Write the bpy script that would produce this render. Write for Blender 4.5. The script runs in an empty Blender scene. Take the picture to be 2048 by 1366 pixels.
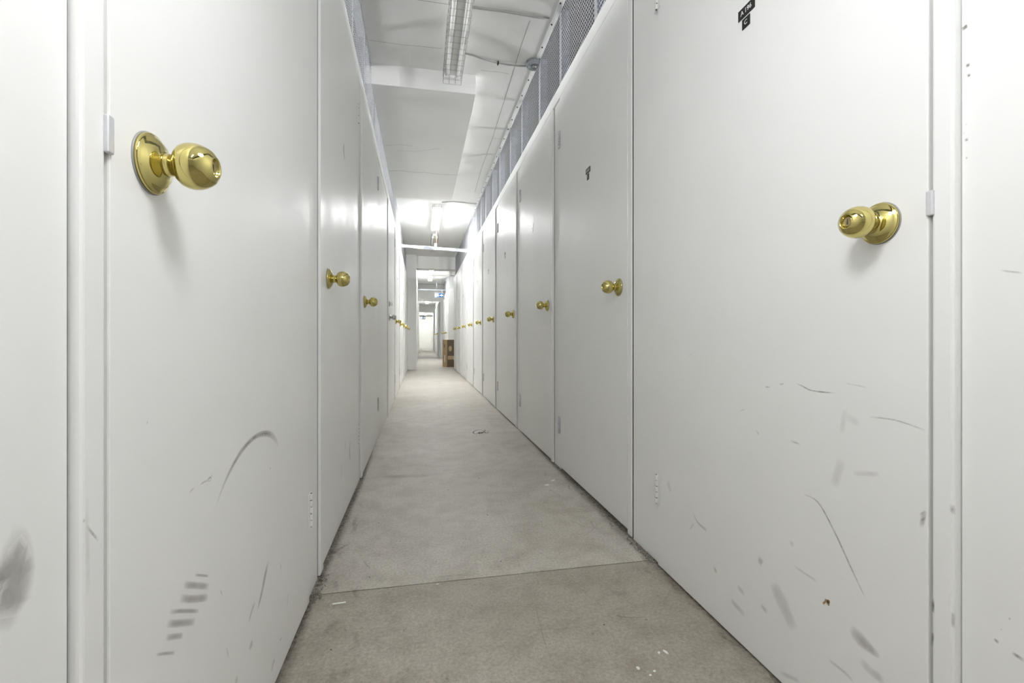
import bpy, bmesh, math, random
from mathutils import Vector, Matrix

random.seed(7)
SC = bpy.context.scene
COL = SC.collection
H = 0.72                       # camera height above the floor
F, CX, HY = 910.0, 1024.0, 675.5
TH = math.atan(181.5 / F)
CT, ST = math.cos(TH), math.sin(TH)
CEIL = H + 1.886
SLAB = H + 1.745
TOPR = H + 1.383               # top of the right frames
TOPL = H + 1.357
XR, XL = 0.744, -0.299

# ------------------------------------------------------------------ rays on to real surfaces
def ray(px, py):
    xc = (px - CX) / F
    return Vector((xc * CT + ST, CT - xc * ST, (HY - py) / F))

def on_x(px, py, X):
    d = ray(px, py); t = X / d.x
    return Vector((X, t * d.y, H + t * d.z))

def on_z(px, py, Z):
    d = ray(px, py); t = (Z - H) / d.z
    return Vector((t * d.x, t * d.y, Z))

# ------------------------------------------------------------------ materials
def nt(name):
    m = bpy.data.materials.new(name); m.use_nodes = True
    t = m.node_tree; b = t.nodes['Principled BSDF']
    return m, t, b

def noise(t, scale, detail=4.0, rough=0.55, vec=None):
    n = t.nodes.new('ShaderNodeTexNoise')
    n.inputs['Scale'].default_value = scale; n.inputs['Detail'].default_value = detail
    n.inputs['Roughness'].default_value = rough
    if vec: t.links.new(vec, n.inputs['Vector'])
    return n

def ramp(t, src, p0, c0, p1, c1):
    r = t.nodes.new('ShaderNodeValToRGB')
    r.color_ramp.elements[0].position = p0; r.color_ramp.elements[0].color = (*c0, 1)
    r.color_ramp.elements[1].position = p1; r.color_ramp.elements[1].color = (*c1, 1)
    t.links.new(src, r.inputs[0]); return r

def geo_pos(t):
    return t.nodes.new('ShaderNodeNewGeometry').outputs['Position']

def mapping(t, vec, scale):
    n = t.nodes.new('ShaderNodeMapping'); n.inputs['Scale'].default_value = scale
    t.links.new(vec, n.inputs['Vector']); return n.outputs['Vector']

def bump(t, b, src, strength, dist=0.002):
    n = t.nodes.new('ShaderNodeBump'); n.inputs['Strength'].default_value = strength
    n.inputs['Distance'].default_value = dist
    t.links.new(src, n.inputs['Height']); t.links.new(n.outputs['Normal'], b.inputs['Normal'])

def simple(name, col, rough=0.5, metal=0.0, var=0.0, scale=20, bmp=0.0):
    m, t, b = nt(name)
    b.inputs['Roughness'].default_value = rough; b.inputs['Metallic'].default_value = metal
    p = geo_pos(t); n = noise(t, scale, 3, vec=p)
    lo = tuple(max(0, c * (1 - var)) for c in col); hi = tuple(min(1, c * (1 + var)) for c in col)
    r = ramp(t, n.outputs['Fac'], 0.3, lo, 0.7, hi)
    t.links.new(r.outputs[0], b.inputs['Base Color'])
    if bmp: bump(t, b, n.outputs['Fac'], bmp)
    return m

def paint_mat(name, col, rough, dirt=True):
    m, t, b = nt(name)
    p = geo_pos(t)
    n1 = noise(t, 2.2, 5, 0.6, p)
    c0 = tuple(c * 0.97 for c in col)
    r = ramp(t, n1.outputs['Fac'], 0.35, c0, 0.65, col)
    t.links.new(r.outputs[0], b.inputs['Base Color'])
    n2 = noise(t, 90, 3, 0.5, mapping(t, p, (1, 1, 0.35)))
    bump(t, b, n2.outputs['Fac'], 0.10, 0.0012)
    n3 = noise(t, 6, 3, 0.5, p)
    rr = ramp(t, n3.outputs['Fac'], 0.3, (rough - .04,) * 3, 0.7, (rough + .06,) * 3)
    t.links.new(rr.outputs[0], b.inputs['Roughness'])
    return m

M = {}
M['door'] = paint_mat('white door paint', (0.85, 0.853, 0.838), 0.36)
M['trim'] = paint_mat('white gloss trim paint', (0.855, 0.858, 0.847), 0.32)
M['wall'] = paint_mat('white wall paint', (0.85, 0.853, 0.838), 0.42)
M['hinge'] = paint_mat('painted hinge', (0.78, 0.785, 0.765), 0.35)
M['raw'] = paint_mat('shade-darkened grey', (0.13, 0.13, 0.125), 0.85)  # unit ceiling darkened in colour so the space behind the mesh reads shaded
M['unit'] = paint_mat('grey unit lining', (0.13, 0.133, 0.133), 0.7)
M['plasterboard'] = paint_mat('plasterboard lining', (0.80, 0.80, 0.79), 0.7)

def ceiling_mat(name, boards):
    m, t, b = nt(name)
    p = geo_pos(t)
    n1 = noise(t, 1.4, 6, 0.62, p)
    r = ramp(t, n1.outputs['Fac'], 0.3, (0.86, 0.86, 0.845), 0.7, (0.92, 0.92, 0.905))
    t.links.new(r.outputs[0], b.inputs['Base Color'])
    b.inputs['Roughness'].default_value = 0.7
    if boards:
        n2 = noise(t, 1.0, 4, 0.6, mapping(t, p, (1.2, 3.5, 46)))
    else:
        n2 = noise(t, 35, 4, 0.6, p)
    bump(t, b, n2.outputs['Fac'], 0.25, 0.004)
    return m
M['ceil'] = ceiling_mat('painted ceiling', False)
M['beam'] = ceiling_mat('board marked concrete', True)

def concrete(name='dusty concrete', k=1.0, w=(1, 1, 1)):
    m, t, b = nt(name)
    p = geo_pos(t)
    big = noise(t, 1.6, 8, 0.65, p)
    r1 = ramp(t, big.outputs['Fac'], 0.30, (0.45*k*w[0], 0.42*k*w[1], 0.37*k*w[2]), 0.72, (0.60*k*w[0], 0.575*k*w[1], 0.53*k*w[2]))
    fine = noise(t, 120, 8, 0.78, p)
    r2 = ramp(t, fine.outputs['Fac'], 0.34, (0.62, 0.60, 0.57), 0.64, (1.16, 1.16, 1.16))
    mx = t.nodes.new('ShaderNodeMixRGB'); mx.blend_type = 'MULTIPLY'; mx.inputs[0].default_value = 0.85
    t.links.new(r1.outputs[0], mx.inputs[1]); t.links.new(r2.outputs[0], mx.inputs[2])
    mid = noise(t, 9, 6, 0.7, p)
    r3 = ramp(t, mid.outputs['Fac'], 0.34, (0.76, 0.735, 0.70), 0.56, (1.05, 1.05, 1.05))
    mx2 = t.nodes.new('ShaderNodeMixRGB'); mx2.blend_type = 'MULTIPLY'; mx2.inputs[0].default_value = 0.8
    t.links.new(mx.outputs[0], mx2.inputs[1]); t.links.new(r3.outputs[0], mx2.inputs[2])
    # dark specks
    vo = t.nodes.new('ShaderNodeTexVoronoi'); vo.inputs['Scale'].default_value = 16
    t.links.new(p, vo.inputs['Vector'])
    r4 = ramp(t, vo.outputs['Distance'], 0.035, (0.45, 0.41, 0.36), 0.06, (1, 1, 1))
    mx3 = t.nodes.new('ShaderNodeMixRGB'); mx3.blend_type = 'MULTIPLY'; mx3.inputs[0].default_value = 0.6
    t.links.new(mx2.outputs[0], mx3.inputs[1]); t.links.new(r4.outputs[0], mx3.inputs[2])
    t.links.new(mx3.outputs[0], b.inputs['Base Color'])
    rr = ramp(t, mid.outputs['Fac'], 0.3, (0.42,) * 3, 0.7, (0.62,) * 3)
    t.links.new(rr.outputs[0], b.inputs['Roughness'])
    bump(t, b, fine.outputs['Fac'], 0.35, 0.002)
    return m
M['floor'] = concrete(k=1.05)
M['floor_near'] = concrete('darker brown concrete', 0.80, (1.01, 0.98, 0.93))  # same concrete, darker and browner for the slab before the joint
M['brass'] = simple('polished brass', (0.62, 0.535, 0.205), 0.07, 1.0, 0.03, 30)
M['brass_dark'] = simple('brass lock face', (0.58, 0.48, 0.22), 0.22, 1.0, 0.05, 60)
M['chrome'] = simple('satin chrome', (0.55, 0.55, 0.54), 0.25, 1.0, 0.04, 40)
M['galv'] = simple('galvanised steel', (0.40, 0.42, 0.47), 0.42, 0.4, 0.18, 28)
M['galv_shade'] = simple('shade-toned galvanised steel', (0.20, 0.21, 0.25), 0.45, 0.3, 0.2, 28)  # web of the studs, its shade put into the colour
M['galv_bright'] = simple('bright galvanised steel', (0.66, 0.67, 0.70), 0.38, 0.6, 0.15, 22)
M['mesh'] = simple('galvanised wire', (0.54, 0.55, 0.57), 0.45, 0.2, 0.12, 40)
M['lip'] = simple('zinc latch plate', (0.66, 0.66, 0.69), 0.4, 0.3, 0.05, 50)
M['black'] = simple('black plastic', (0.012, 0.012, 0.013), 0.4, 0, 0.1)
M['plate_grey'] = simple('worn grey plate', (0.34, 0.34, 0.33), 0.4, 0, 0.05)
M['plate_white'] = simple('white plate', (0.80, 0.80, 0.80), 0.3, 0, 0.02)
M['white_ink'] = simple('white lettering', (0.85, 0.85, 0.85), 0.5, 0, 0.02)
M['dark'] = simple('dark gap shade and grime', (0.055, 0.050, 0.045), 0.9, 0, 0.3, 60)  # dark fill, also stands in for the shade inside gaps
M['crack'] = simple('hairline crack', (0.42, 0.41, 0.38), 0.9, 0, 0.2, 60)
M['joint'] = simple('saw cut grime', (0.075, 0.062, 0.050), 0.95, 0, 0.4, 90)
M['cable'] = simple('grey cable', (0.40, 0.40, 0.38), 0.5, 0, 0.08)
M['clear'] = simple('smoky junction box plastic', (0.30, 0.32, 0.34), 0.15, 0.0, 0.25, 70)
M['lampwhite'] = simple('lamp enamel', (0.92, 0.92, 0.91), 0.35, 0, 0.02)
M['tube_off'] = simple('unlit tube glass', (0.95, 0.95, 0.94), 0.12, 0, 0.01)
M['guard'] = simple('grey wire guard', (0.27, 0.27, 0.26), 0.5, 0.3, 0.08)
M['card'] = simple('brown cardboard', (0.50, 0.36, 0.20), 0.75, 0, 0.08, 14)
M['card_dark'] = simple('dark brown print', (0.17, 0.12, 0.075), 0.7, 0, 0.12, 14)
M['card_light'] = simple('pale printed card', (0.58, 0.44, 0.27), 0.7, 0, 0.05, 14)
M['chip'] = simple('white paint chip', (0.80, 0.80, 0.76), 0.6, 0, 0.05, 80)
M['wood'] = simple('raw chipboard', (0.40, 0.26, 0.12), 0.8, 0, 0.3, 160)
M['stone'] = simple('grey grit', (0.26, 0.24, 0.20), 0.9, 0, 0.3, 160)
M['brick'] = simple('white painted brick', (0.82, 0.82, 0.80), 0.6, 0, 0.04, 10)
M['doorgrey'] = simple('grey painted steel', (0.50, 0.51, 0.51), 0.5, 0, 0.05)
M['wire_red'] = simple('orange wire', (0.70, 0.25, 0.10), 0.5, 0, 0.05)
M['sign_blue'] = simple('blue sign face', (0.008, 0.065, 0.25), 0.4, 0, 0.05)

def emis(name, col, s):
    m, t, b = nt(name)
    b.inputs['Base Color'].default_value = (0.9, 0.9, 0.9, 1)
    b.inputs['Emission Color'].default_value = (*col, 1)
    b.inputs['Emission Strength'].default_value = s
    return m
FILL = 66.0
FLASH = 6.7
TUBE_MAIN, TUBE_NEAR = 70.0, 12.0
M['tube_on'] = emis('lit fluorescent tube', (0.975, 0.985, 1.0), TUBE_MAIN)
M['tube_far'] = emis('lit far fluorescent tube', (0.975, 0.985, 1.0), 25.0)
M['tube_near'] = emis('lit fluorescent tube warm white', (0.965, 0.98, 1.0), TUBE_NEAR)
M['sign_lit'] = emis('lit sign face', (0.75, 0.88, 1.0), 0.9)
M['sign_lit_blue'] = emis('lit sign blue', (0.05, 0.28, 0.85), 0.8)

def decal_mat(name, col, strength, scale, stretch=(1, 1, 1), lo=0.55):
    m, t, b = nt(name)
    b.inputs['Base Color'].default_value = (*col, 1); b.inputs['Roughness'].default_value = 0.75
    a = t.nodes.new('ShaderNodeAttribute'); a.attribute_name = 'fade'
    n = noise(t, scale, 5, 0.7, mapping(t, geo_pos(t), stretch))
    r = ramp(t, n.outputs['Fac'], 0.30, (lo,) * 3, 0.62, (1,) * 3)
    mu = t.nodes.new('ShaderNodeMath'); mu.operation = 'MULTIPLY'
    t.links.new(a.outputs['Fac'], mu.inputs[0]); t.links.new(r.outputs[0], mu.inputs[1])
    m2 = t.nodes.new('ShaderNodeMath'); m2.operation = 'MULTIPLY'; m2.inputs[1].default_value = strength
    m2.use_clamp = True
    t.links.new(mu.outputs[0], m2.inputs[0]); t.links.new(m2.outputs[0], b.inputs['Alpha'])
    return m
M['scuff'] = decal_mat('rubber scuff', (0.33, 0.31, 0.28), 0.55, 45, lo=0.75)
M['scuff_soft'] = decal_mat('dirty smear', (0.36, 0.34, 0.30), 0.5, 22)
M['scratch'] = decal_mat('dark scratch', (0.24, 0.22, 0.20), 0.75, 120, lo=0.3)
M['grime'] = decal_mat('floor grime', (0.13, 0.11, 0.085), 0.5, 75, lo=0.0)
M['ink'] = decal_mat('black marker ink', (0.05, 0.045, 0.04), 2.6, 80, lo=0.7)
M['rub'] = decal_mat('pale rubbed concrete', (0.62, 0.60, 0.56), 0.6, 30)

# ------------------------------------------------------------------ mesh helpers
class MB:
    def __init__(s): s.bm = bmesh.new()
    def box(s, a, b, bev=0.0, seg=2, mi=0):
        x0, y0, z0 = [min(p, q) for p, q in zip(a, b)]; x1, y1, z1 = [max(p, q) for p, q in zip(a, b)]
        vs = [s.bm.verts.new(v) for v in ((x0,y0,z0),(x1,y0,z0),(x1,y1,z0),(x0,y1,z0),(x0,y0,z1),(x1,y0,z1),(x1,y1,z1),(x0,y1,z1))]
        fs = [s.bm.faces.new([vs[i] for i in q]) for q in ((0,3,2,1),(4,5,6,7),(0,1,5,4),(1,2,6,5),(2,3,7,6),(3,0,4,7))]
        for f in fs: f.material_index = mi
        if bev:
            es = set(e for f in fs for e in f.edges)
            bmesh.ops.bevel(s.bm, geom=list(es), offset=bev, segments=seg, profile=0.6, affect='EDGES')
        return s
    def tube(s, pts, r, n=6, cap=True, radii=None):
        pts = [Vector(p) for p in pts]; rings = []
        for i, p in enumerate(pts):
            d = (pts[min(i+1, len(pts)-1)] - pts[max(i-1, 0)]).normalized()
            up = Vector((0,0,1)) if abs(d.z) < 0.9 else Vector((1,0,0))
            u = d.cross(up).normalized(); v = u.cross(d).normalized()
            rr = radii[i] if radii else r
            rings.append([s.bm.verts.new(p + (u*math.cos(2*math.pi*k/n) + v*math.sin(2*math.pi*k/n))*rr) for k in range(n)])
        for a, b in zip(rings, rings[1:]):
            for k in range(n):
                f = s.bm.faces.new((a[k], a[(k+1)%n], b[(k+1)%n], b[k])); f.smooth = n > 5
        if cap:
            s.bm.faces.new(rings[0][::-1]); s.bm.faces.new(rings[-1])
        return s
    def lathe(s, prof, n=40, axis='x', c=(0,0,0)):
        rings = []
        for r, h in prof:
            ring = []
            for k in range(n):
                a = 2*math.pi*k/n; u, w = r*math.cos(a), r*math.sin(a)
                v = (h, u, w) if axis == 'x' else (u, w, h)
                ring.append(s.bm.verts.new(Vector(v) + Vector(c)))
            rings.append(ring)
        for a, b in zip(rings, rings[1:]):
            for k in range(n):
                f = s.bm.faces.new((a[k], a[(k+1)%n], b[(k+1)%n], b[k])); f.smooth = True
        s.bm.faces.new(rings[0][::-1]); s.bm.faces.new(rings[-1])
        return s
    def poly(s, pts):
        s.bm.faces.new([s.bm.verts.new(p) for p in pts]); return s
    def done(s, name, mat, parent=None, loc=(0,0,0)):
        bmesh.ops.recalc_face_normals(s.bm, faces=s.bm.faces[:])
        me = bpy.data.meshes.new(name); s.bm.to_mesh(me); s.bm.free()
        for mt in (mat if isinstance(mat, (list, tuple)) else [mat]): me.materials.append(mt)
        o = bpy.data.objects.new(name, me); COL.objects.link(o); o.location = loc
        if parent: o.parent = parent
        return o

def tag(o, label=None, cat=None, group=None, kind=None):
    if label: o['label'] = label
    if cat: o['category'] = cat
    if group: o['group'] = group
    if kind: o['kind'] = kind
    return o

def empty(name, loc=(0,0,0), rz=0.0):
    o = bpy.data.objects.new(name, None); COL.objects.link(o)
    o.location = loc; o.rotation_euler = (0, 0, rz); o.empty_display_size = 0.1
    return o

def dup(o, parent=None):
    c = o.copy(); COL.objects.link(c)
    if parent: c.parent = parent
    for ch in list(o.children): dup(ch, c)
    return c

def ribbon(strokes, nrm, name, mat, parent, inv, lift=0.0004):
    """soft edged strokes lying on a real surface; a stroke = (points, widths, strength)"""
    bm = bmesh.new(); lay = bm.verts.layers.float.new('fade'); nrm = Vector(nrm)
    prof = ((-1, 0.0), (-0.55, 0.75), (0, 1.0), (0.55, 0.75), (1, 0.0))
    for pts, wid, st in strokes:
        pts = [Vector(p) for p in pts]
        dense, ws = [], []
        for i in range(len(pts) - 1):
            k = max(2, int((pts[i+1] - pts[i]).length / 0.008)); k = min(k, 14)
            for j in range(k):
                t = j / k
                p0, p1 = pts[max(i-1, 0)], pts[i]; p2, p3 = pts[i+1], pts[min(i+2, len(pts)-1)]
                q = 0.5 * ((2*p1) + (p2-p0)*t + (2*p0-5*p1+4*p2-p3)*t*t + (3*p1-p0-3*p2+p3)*t**3)
                dense.append(q)
                wa, wb = (wid[i], wid[i+1]) if isinstance(wid, (list, tuple)) else (wid, wid)
                ws.append(wa + (wb - wa) * t)
        dense.append(pts[-1]); ws.append(wid[-1] if isinstance(wid, (list, tuple)) else wid)
        n = len(dense); rows = []
        for i, q in enumerate(dense):
            d = (dense[min(i+1, n-1)] - dense[max(i-1, 0)]).normalized()
            sd = d.cross(nrm).normalized()
            e = min(1.0, 4.0 * min(i, n-1-i) / max(1, n-1) + (0.0 if n > 3 else 0.3))
            row = []
            for f, a in prof:
                v = bm.verts.new(inv @ (q + sd * f * ws[i] * 0.5 + nrm * lift)); v[lay] = a * e * st
                row.append(v)
            rows.append(row)
        for a, b in zip(rows, rows[1:]):
            for k in range(4): bm.faces.new((a[k], a[k+1], b[k+1], b[k]))
    me = bpy.data.meshes.new(name); bm.to_mesh(me); bm.free(); me.materials.append(mat)
    o = bpy.data.objects.new(name, me); COL.objects.link(o); o.parent = parent
    return o

# ------------------------------------------------------------------ prototypes of door hardware (built once, meshes shared)
ROS = [(0.0, 0.0012), (0.0345, 0.0012), (0.0347, 0.0045), (0.0338, 0.006), (0.0325, 0.0064), (0.0300, 0.0085), (0.0255, 0.0120), (0.0200, 0.0142),
       (0.0165, 0.0152), (0.0150, 0.0165), (0.0142, 0.0170), (0.0, 0.0170)]
KNB = [(0.0, 0.0165), (0.0128, 0.0166), (0.0122, 0.0190), (0.0122, 0.0265), (0.0138, 0.0285), (0.0172, 0.0300), (0.0203, 0.0335), (0.0222, 0.0385),
       (0.0229, 0.0435), (0.0225, 0.0490), (0.0210, 0.0545), (0.0185, 0.0600), (0.0156, 0.0640), (0.0128, 0.0666), (0.0118, 0.0674), (0.0108, 0.0672),
       (0.0098, 0.0655), (0.0092, 0.0628), (0.0085, 0.0622), (0.0, 0.0622)]
CYL = [(0.0, 0.0618), (0.0080, 0.0618), (0.0080, 0.0636), (0.0066, 0.0643), (0.0060, 0.0640), (0.0, 0.0640)]

KNB = [(r * (1.11 if 0.028 < h < 0.0645 and r > 0.0125 else 1.0), h) for r, h in KNB]
ROS = [(r * 0.945, h) for r, h in ROS]
def knob_mesh(mat):
    kn = MB().lathe(KNB).done('door_knob', mat)
    MB().lathe(ROS).done('rosette', mat, kn)
    MB().lathe([(0, -0.0002), (0.0337, -0.0002), (0.0337, 0.0016), (0, 0.0016)]).done('backing_ring', M['plate_grey'], kn)
    cy = MB(); cy.lathe(CYL, 24)
    cy.box((0.0637, -0.0007, -0.0042), (0.0642, 0.0007, 0.0042), mi=1)
    cy.done('lock_cylinder', [M['brass_dark'] if mat is M['brass'] else M['chrome'], M['dark']], kn)
    return kn

def hinge_bm(mat_main):
    b = MB()
    b.box((0.0003, 0.0055, -0.045), (0.0024, 0.019, 0.045), 0.0006, 1)
    b.box((0.0003, -0.017, -0.045), (0.0022, -0.0055, 0.045), 0.0006, 1)
    for k in range(5):                                # knuckles round the pin
        z0 = -0.045 + k * 0.018
        b.box((0.0005, -0.0046, z0 + 0.0006), (0.0088, 0.0046, z0 + 0.0174), 0.0030, 3)
        b.box((0.0003, 0, z0 + 0.0006), (0.0030, 0.0058, z0 + 0.0174))
        if k % 2 == 0: b.box((0.0003, -0.0058, z0 + 0.0006), (0.0030, 0, z0 + 0.0174))
    h = b.done('hinge', mat_main)
    p = MB()
    for k in (1, 3):
        z0 = -0.045 + k * 0.018
        p.box((0.0004, -0.0064, z0), (0.0026, -0.0044, z0 + 0.018)); p.box((0.0004, -0.0064, z0 - 0.0008), (0.0060, 0.0046, z0 + 0.0006))  # dark boxes stand in for the shaded notches beside the knuckles
    p.tube([(0.0045, 0, -0.0458), (0.0045, 0, 0.0458)], 0.0022, 8)
    p.done('hinge_pin_gap_shade', M['dark'], h)
    return h

def remove_tree(o):
    for ch in list(o.children): remove_tree(ch)
    bpy.data.objects.remove(o)

KB, KC = knob_mesh(M['brass']), knob_mesh(M['chrome'])
HG = hinge_bm(M['hinge']); HGM = hinge_bm(M['galv_bright'])

# ------------------------------------------------------------------ doors
ORD = ['nearest', 'second', 'third', 'fourth', 'fifth', 'sixth', 'seventh', 'eighth', 'ninth', 'tenth']
DOORS = {}
dcount = [0]; tcount = [0]

def door(side, X0, y0, y1, top, label, gap=0.014, knob='brass', hinges=(0.24, 1.79), backset=0.07, kz=None, metal_hinge=False, knob_on=True):
    """y0 = latch edge (towards the camera), y1 = hinge edge"""
    dcount[0] += 1
    w = y1 - y0; yc = (y0 + y1) / 2
    rot = math.pi if side == 'R' else 0.0
    sg = -1 if side == 'R' else 1                     # local y = sg * world y
    b = MB(); b.box((-0.036, -w/2, gap), (0, w/2, top), 0.0018, 2)
    o = b.done('door_%d' % dcount[0], M['door'], None, (X0, yc, 0)); o.rotation_euler = (0, 0, rot)
    tag(o, label, 'door', None, 'structure')
    kz = kz or H + 0.193
    if knob_on:
        k = dup(KB if knob == 'brass' else KC, o); k.name = 'door_knob'
        k.location = (0, sg * (-w/2 + backset), kz)
        k['label'] = 'round brass door knob' if knob == 'brass' else 'round silver door knob'
    for hz in hinges:
        h = dup(HGM if metal_hinge else HG, o); h.location = (0, sg * (w/2 + 0.0015), hz)
        if side == 'L': h.rotation_euler = (math.pi, 0, 0)
    DOORS[(side, len([1 for q in DOORS if q[0] == side]) + 1)] = o
    return o

def plate(o, side, y, z, w, h, mat, name='number_plate', text=None, ink=None, inset=None):
    """small plate on the door face; y is a world distance along the corridor"""
    sg = -1 if side == 'R' else 1
    ly = sg * (y - o.location.y)
    b = MB(); b.box((0.0003, -w/2, -h/2), (0.0018, w/2, h/2), 0.0004, 1)
    p = b.done(name, mat, o, (0, ly, z))
    if text:
        c = bpy.data.curves.new('txt', 'FONT'); c.body = text; c.size = h * 0.62
        c.align_x = 'CENTER'; c.align_y = 'CENTER'; c.extrude = 0.0002; c.space_word = 0.7
        to = bpy.data.objects.new('txt', c); COL.objects.link(to)
        bpy.context.view_layer.update()
        me = bpy.data.meshes.new_from_object(to.evaluated_get(bpy.context.evaluated_depsgraph_get()))
        bpy.data.objects.remove(to)
        me.materials.clear(); me.materials.append(ink)
        l = bpy.data.objects.new('lettering', me); COL.objects.link(l); l.parent = p
        l.location = (0.0021, 0, 0); l.rotation_euler = (math.pi/2, 0, math.pi/2)
        l['label'] = 'white lettering ' + text
    if inset:
        b = MB(); b.box((0.0017, -w*inset/2, -h*0.27), (0.0021, w*inset/2, h*0.27))
        b.done('worn_lettering', ink, p)
    return p

def strip(x_front, x_back, y0, y1, top, label, lip=None):
    """door edge strip, foot on the floor"""
    tcount[0] += 1
    sgn = 1 if x_front > 0 else -1
    b = MB(); b.box((x_front, y0, 0.003), (x_back, y1, top), 0.0045, 3)
    o = b.done('trim_%d' % tcount[0], M['trim']); tag(o, label, 'door trim', None, 'structure')
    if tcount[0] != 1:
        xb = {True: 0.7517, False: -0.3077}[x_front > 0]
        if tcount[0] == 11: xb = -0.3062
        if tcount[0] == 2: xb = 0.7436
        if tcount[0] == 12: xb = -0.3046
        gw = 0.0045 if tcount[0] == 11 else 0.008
        g = MB(); g.box((xb, y0 - gw, 0.004), (xb + sgn * 0.02, y0 + 0.0005, top)); g = g.done('gap_shade', M['dark'], o)  # dark strip painting the shade in the gap beside the trim
    return o

# right hand side ---------------------------------------------------------------------------------
RS = [0.5045, 1.516, 2.519, 3.545, 4.593, 5.620, 6.620, 7.660, 8.740, 9.760]
R_END = 10.70
R_HINGE = [1.318, 2.385, 3.385, 4.42, 5.45, 6.46, 7.49, 8.56, 9.59, 10.56]
HDR = 0.068
wr = MB()
YB = -4.2
wr.box((0.745, YB, 0.0), (0.795, RS[0] - 0.0015, TOPR - HDR))                 # panel beside the camera
for i in range(10):
    y0 = R_HINGE[i] + 0.003; y1 = (RS[i+1] if i < 9 else R_END)
    xf = 0.743 if i == 0 else 0.751
    wr.box((xf, y0, 0.0), (0.795, y1 - (0.0075 if i < 9 else 0), TOPR - HDR), 0.0012, 1)
wr.box((0.742, YB, TOPR - HDR), (0.82, R_END, TOPR), 0.002, 2)              # continuous head rail
wr = wr.done('wall_right', M['wall']); tag(wr, 'white panelled right wall framing the long row of storage doors', 'wall', None, 'structure')

RLAB = ['nearest white storage door on the right, black A196 plate above',
        'second white storage door on the right wall, small black plate worn grey',
        'third white storage door on the right wall, small white plate at top',
        'fourth white storage door along the right wall from the camera',
        'fifth white storage door along the right wall from the camera',
        'sixth white storage door along the right wall, brightly lit by lamp',
        'seventh white storage door along the right wall, beneath the steel strap',
        'eighth white storage door along the right wall from the camera',
        'second to last white storage door on the right wall',
        'last white storage door on the right wall, just before the cardboard box']
for i in range(10):
    xd = 0.732 if i == 0 else 0.7410
    y0 = (RS[i] + 0.039) if i else 0.537
    d = door('R', xd, y0, R_HINGE[i], TOPR - HDR - 0.004, RLAB[i], gap=0.005 if i == 0 else (0.019 if i == 1 else 0.013),
             hinges=(0.243, 1.80), backset=0.0715 if i == 0 else 0.070, kz=H + 0.1855 if i == 0 else None, metal_hinge=(i in (1, 2, 3, 4)))
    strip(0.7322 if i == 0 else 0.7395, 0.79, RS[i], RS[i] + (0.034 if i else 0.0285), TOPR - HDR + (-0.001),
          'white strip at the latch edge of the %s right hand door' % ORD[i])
R1 = DOORS[('R', 1)]; R2 = DOORS[('R', 2)]
plate(R1, 'R', 0.918, H + 0.752, 0.054, 0.0245, M['black'], text='A 196', ink=M['white_ink'])
plate(R1, 'R', 0.919, H + 0.7245, 0.0255, 0.0235, M['black'], text='C', ink=M['white_ink'])
plate(R2, 'R', 1.952, H + 0.757, 0.054, 0.0245, M['black'], ink=M['plate_grey'], inset=0.72)
plate(R2, 'R', 1.952, H + 0.728, 0.0245, 0.027, M['black'], ink=M['plate_grey'], inset=0.22)
for i in range(2, 9):
    d = DOORS[('R', i + 1)]
    plate(d, 'R', d.location.y + 0.03, H + 0.757, 0.05, 0.0235, M['plate_white'] if i == 2 else M['plate_grey'])
    plate(d, 'R', d.location.y + 0.03, H + 0.728, 0.024, 0.023, M['plate_white'] if i == 2 else M['plate_grey'])

# left hand side ----------------------------------------------------------------------------------
LS = [0.4705, 1.4527, 2.428, 4.33, 5.46, 6.60, 7.65, 8.65, 9.60]
L_HINGE = [1.309, 2.295, 3.305, 5.36, 6.46, 7.50, 8.50, 9.50, 10.44]
L_END = 10.53
wl = MB()
wl.box((-0.305, YB, 0.0), (-0.355, LS[0] - 0.0025, TOPL - HDR))
for i in range(9):
    y0 = L_HINGE[i] + 0.003; y1 = LS[i+1] if i < 8 else L_END
    wl.box((-0.304 if i == 0 else -0.307, y0, 0.0), (-0.355, y1 - (0.0075 if i < 8 else 0), TOPL - HDR), 0.0012, 1)
wl.box((-0.3035, YB, TOPL - HDR), (-0.38, L_END, TOPL), 0.002, 2)
wl = wl.done('wall_left', M['wall']); tag(wl, 'white panelled left wall framing the row of storage doors', 'wall', None, 'structure')
LLAB = ['nearest white storage door on the left, curved black scuff below the knob',
        'second white storage door on the left wall, small grey paint patch',
        'third white storage door on the left wall with a bare steel hinge',
        'fourth white storage door on the left, silver knob and deadbolt',
        'fifth white storage door along the left wall, past the silver knob',
        'sixth white storage door along the left wall from the camera',
        'seventh white storage door along the left wall from the camera',
        'second to last white storage door on the left wall',
        'last white storage door on the left wall beside the end stub']
for i in range(9):
    xd = -0.2955 if i == 0 else -0.2995
    d = door('L', xd, LS[i] + (0.0364 if i == 0 else 0.052), L_HINGE[i], TOPL - HDR - 0.004, LLAB[i], gap=0.008 if i == 0 else (0.016 if i == 1 else 0.011 if i == 2 else 0.006),
             knob='chrome' if i == 3 else 'brass', hinges=(0.255, 1.80), backset=0.067 if i == 0 else 0.073, metal_hinge=(i in (2, 3, 4)))
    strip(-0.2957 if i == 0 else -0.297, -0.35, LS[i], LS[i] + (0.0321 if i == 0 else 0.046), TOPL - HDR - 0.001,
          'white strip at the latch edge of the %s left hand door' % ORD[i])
L1, L2, L3, L4 = [DOORS[('L', k)] for k in (1, 2, 3, 4)]
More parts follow.
